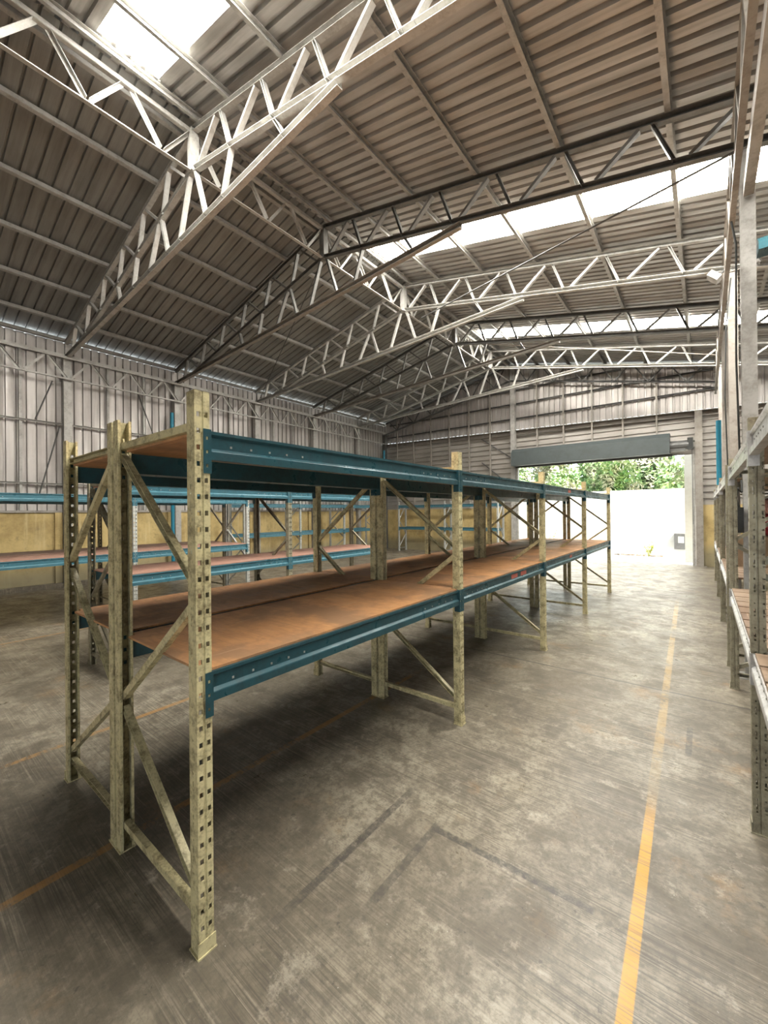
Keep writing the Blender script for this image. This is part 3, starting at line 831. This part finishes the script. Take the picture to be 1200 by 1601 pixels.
t = thing('tarpaulin', (.80, 7.45, 5.12), 'dark blue folded tarpaulin lying in the truss beyond the right columns', 'tarpaulin')
MB().prof([(-.16, -.05), (.14, -.07), (.17, .03), (.05, .12), (-.1, .09)], (-.2, 0, 0), (.45, 0, .02)).build('folds', M['teal'], t)
# ------------------------------------------------------------------ outside
YW = 17.1
tag(MB().box(-16, 9, YW, YW+.2, -.02, 1.60).box(-16, 9, YW+.03, YW+.17, 1.60, 2.34).build('boundary_wall', M['whitewall']), 'white boundary wall across the yard outside the doorway', 'wall')
tag(MB().box(-.47, -.27, 15.6, 15.85, -.02, 3.6).build('gate_pillar', M['whitewall']), 'white pillar just outside the right side of the doorway', 'pillar')
t = thing('meter_box', (-.64, YW-.02, .26), 'grey meter box with a pale window on the boundary wall', 'meter box')
MB().box(-.17, .17, -.10, .02, 0, .54).build('case', M['dark_steel'], t)
MB().box(-.06, .10, -.106, -.10, .22, .44).build('window', M['white_steel'], t)
def leafball(n, r, seed, leaf=.09):
    rnd = random.Random(seed); mb = MB()
    for i in range(n):
        while True:
            p = Vector((rnd.uniform(-1, 1), rnd.uniform(-1, 1), rnd.uniform(-1, 1)))
            if p.length <= 1: break
        p = p * (.55+.45*rnd.random()) if p.length < .5 else p
        k_ = 1+.25*math.sin(4*p.x+seed)*math.cos(5*p.y+2*p.z)
        c = Vector((p.x*r[0]*k_, p.y*r[1]*k_, p.z*r[2]*k_))
        a = Vector((rnd.gauss(0, 1), rnd.gauss(0, 1), rnd.gauss(0, 1))).normalized(); b = a.orthogonal().normalized()
        l = leaf*rnd.uniform(.6, 1.5); w = l*.45
        k0 = len(mb.v)
        mb.v += [tuple(c-a*l), tuple(c+b*w), tuple(c+a*l), tuple(c-b*w)]
        mb.f.append((k0, k0+1, k0+2, k0+3))
    return mb
protoL = [leafball(6500, (.80, .78, 1.35), 3), leafball(6500, (.80, .78, 1.5), 8)]
lm = [p.mesh('leaves') for p in protoL]
for m_ in lm: m_.materials.append(M['leaf'])
spots = [(-8.9+2.02*k, 18.9, 2.1+.35*(k % 2)) for k in range(6)] + [(-9.9+2.02*k, 20.9, 3.5+.3*(k % 2)) for k in range(6)]
names = ORD
for i, (x, y, z) in enumerate(spots):
    row = 'front' if i < 6 else 'rear'; j = i if i < 6 else i-6
    t = thing('bush' if i < 6 else 'tree', (x, y, -.02), '%s beyond the boundary wall, %s from the left of the %s row' % ('low green bush' if i < 6 else 'taller green tree', ORD[j], row), 'bush' if i < 6 else 'tree', 'greenery beyond the boundary wall')
    s_ = 1.0 if i < 6 else 1.05
    o = part(lm[i % 2], 'foliage', None, t, (0, 0, z), i*1.3, scale=(s_, s_, s_))
    MB().rod((0, 0, 0), (.05, 0, z), .06, 7).build('trunk', M['bark'], t)
def weed(x, y, n, h, seed, label):
    rnd = random.Random(seed); t = thing('weed', (x, y, -.02), label, 'plant', 'weeds along the boundary wall')
    mb = MB(); lf = MB()
    for i in range(n):
        a = rnd.uniform(0, 6.28); l = h*rnd.uniform(.5, 1); q = (math.cos(a)*l*.4, math.sin(a)*l*.25, l)
        mb.rod((0, 0, 0), q, .006, 4)
        for k_ in range(6):
            f_ = rnd.uniform(.4, 1); c = Vector((q[0]*f_, q[1]*f_, q[2]*f_)); k0 = len(lf.v)
            d_ = Vector((rnd.gauss(0, 1), rnd.gauss(0, 1), rnd.gauss(0, .6))).normalized()*.07; b_ = d_.orthogonal().normalized()*.025
            lf.v += [tuple(c), tuple(c+d_*.5+b_), tuple(c+d_), tuple(c+d_*.5-b_)]; lf.f.append((k0, k0+1, k0+2, k0+3))
    mb.build('stems', M['weed'], t); lf.build('leaves', M['weed'], t)
weed(-3.62, 16.6, 14, .55, 1, 'yellowish weed in the yard, left of the rack end')
weed(-4.9, 16.7, 16, .9, 2, 'tall yellow weed in the yard behind the rack posts')
weed(-1.52, 16.72, 14, .55, 3, 'thin weed by the white wall, right part of the doorway')
mb = MB(); rnd = random.Random(5)
for i in range(260):
    x, y = rnd.uniform(-2.6, -1.1), 16.95+rnd.uniform(-.06, .10); k0 = len(mb.v); z = -.018+rnd.uniform(0, .04)
    a = rnd.uniform(0, 3.14); dx, dy = .04*math.cos(a), .04*math.sin(a)
    mb.v += [(x-dx, y-dy, z), (x+dy*.5, y-dx*.5, z+.01), (x+dx, y+dy, z), (x-dy*.5, y+dx*.5, z+.015)]; mb.f.append((k0, k0+1, k0+2, k0+3))
tag(mb.build('leaf_litter', M['debris']), 'dry brown leaves scattered along the foot of the boundary wall', 'leaf litter', kind='stuff')

# ------------------------------------------------------------------ light
w = bpy.data.worlds.new('sky'); S.world = w; w.use_nodes = True
nt = w.node_tree; bg = nt.nodes['Background']
bg.inputs[0].default_value = (.86, .94, 1., 1); bg.inputs[1].default_value = 6.0
sd = bpy.data.lights.new('sun', 'SUN'); sd.energy = 17; sd.angle = math.radians(3); sd.color = (1, .95, .86)
so = bpy.data.objects.new('sun', sd); COL.objects.link(so)
so.rotation_euler = Vector((-.7, .35, -.95)).to_track_quat('-Z', 'Y').to_euler()
S.view_settings.view_transform = 'Standard'; S.view_settings.look = 'None'; S.view_settings.gamma = 1
S.view_settings.use_curve_mapping = False
S.view_settings.exposure = 0.38
S.cycles.diffuse_bounces = 1; S.cycles.max_bounces = 6; S.cycles.glossy_bounces = 3
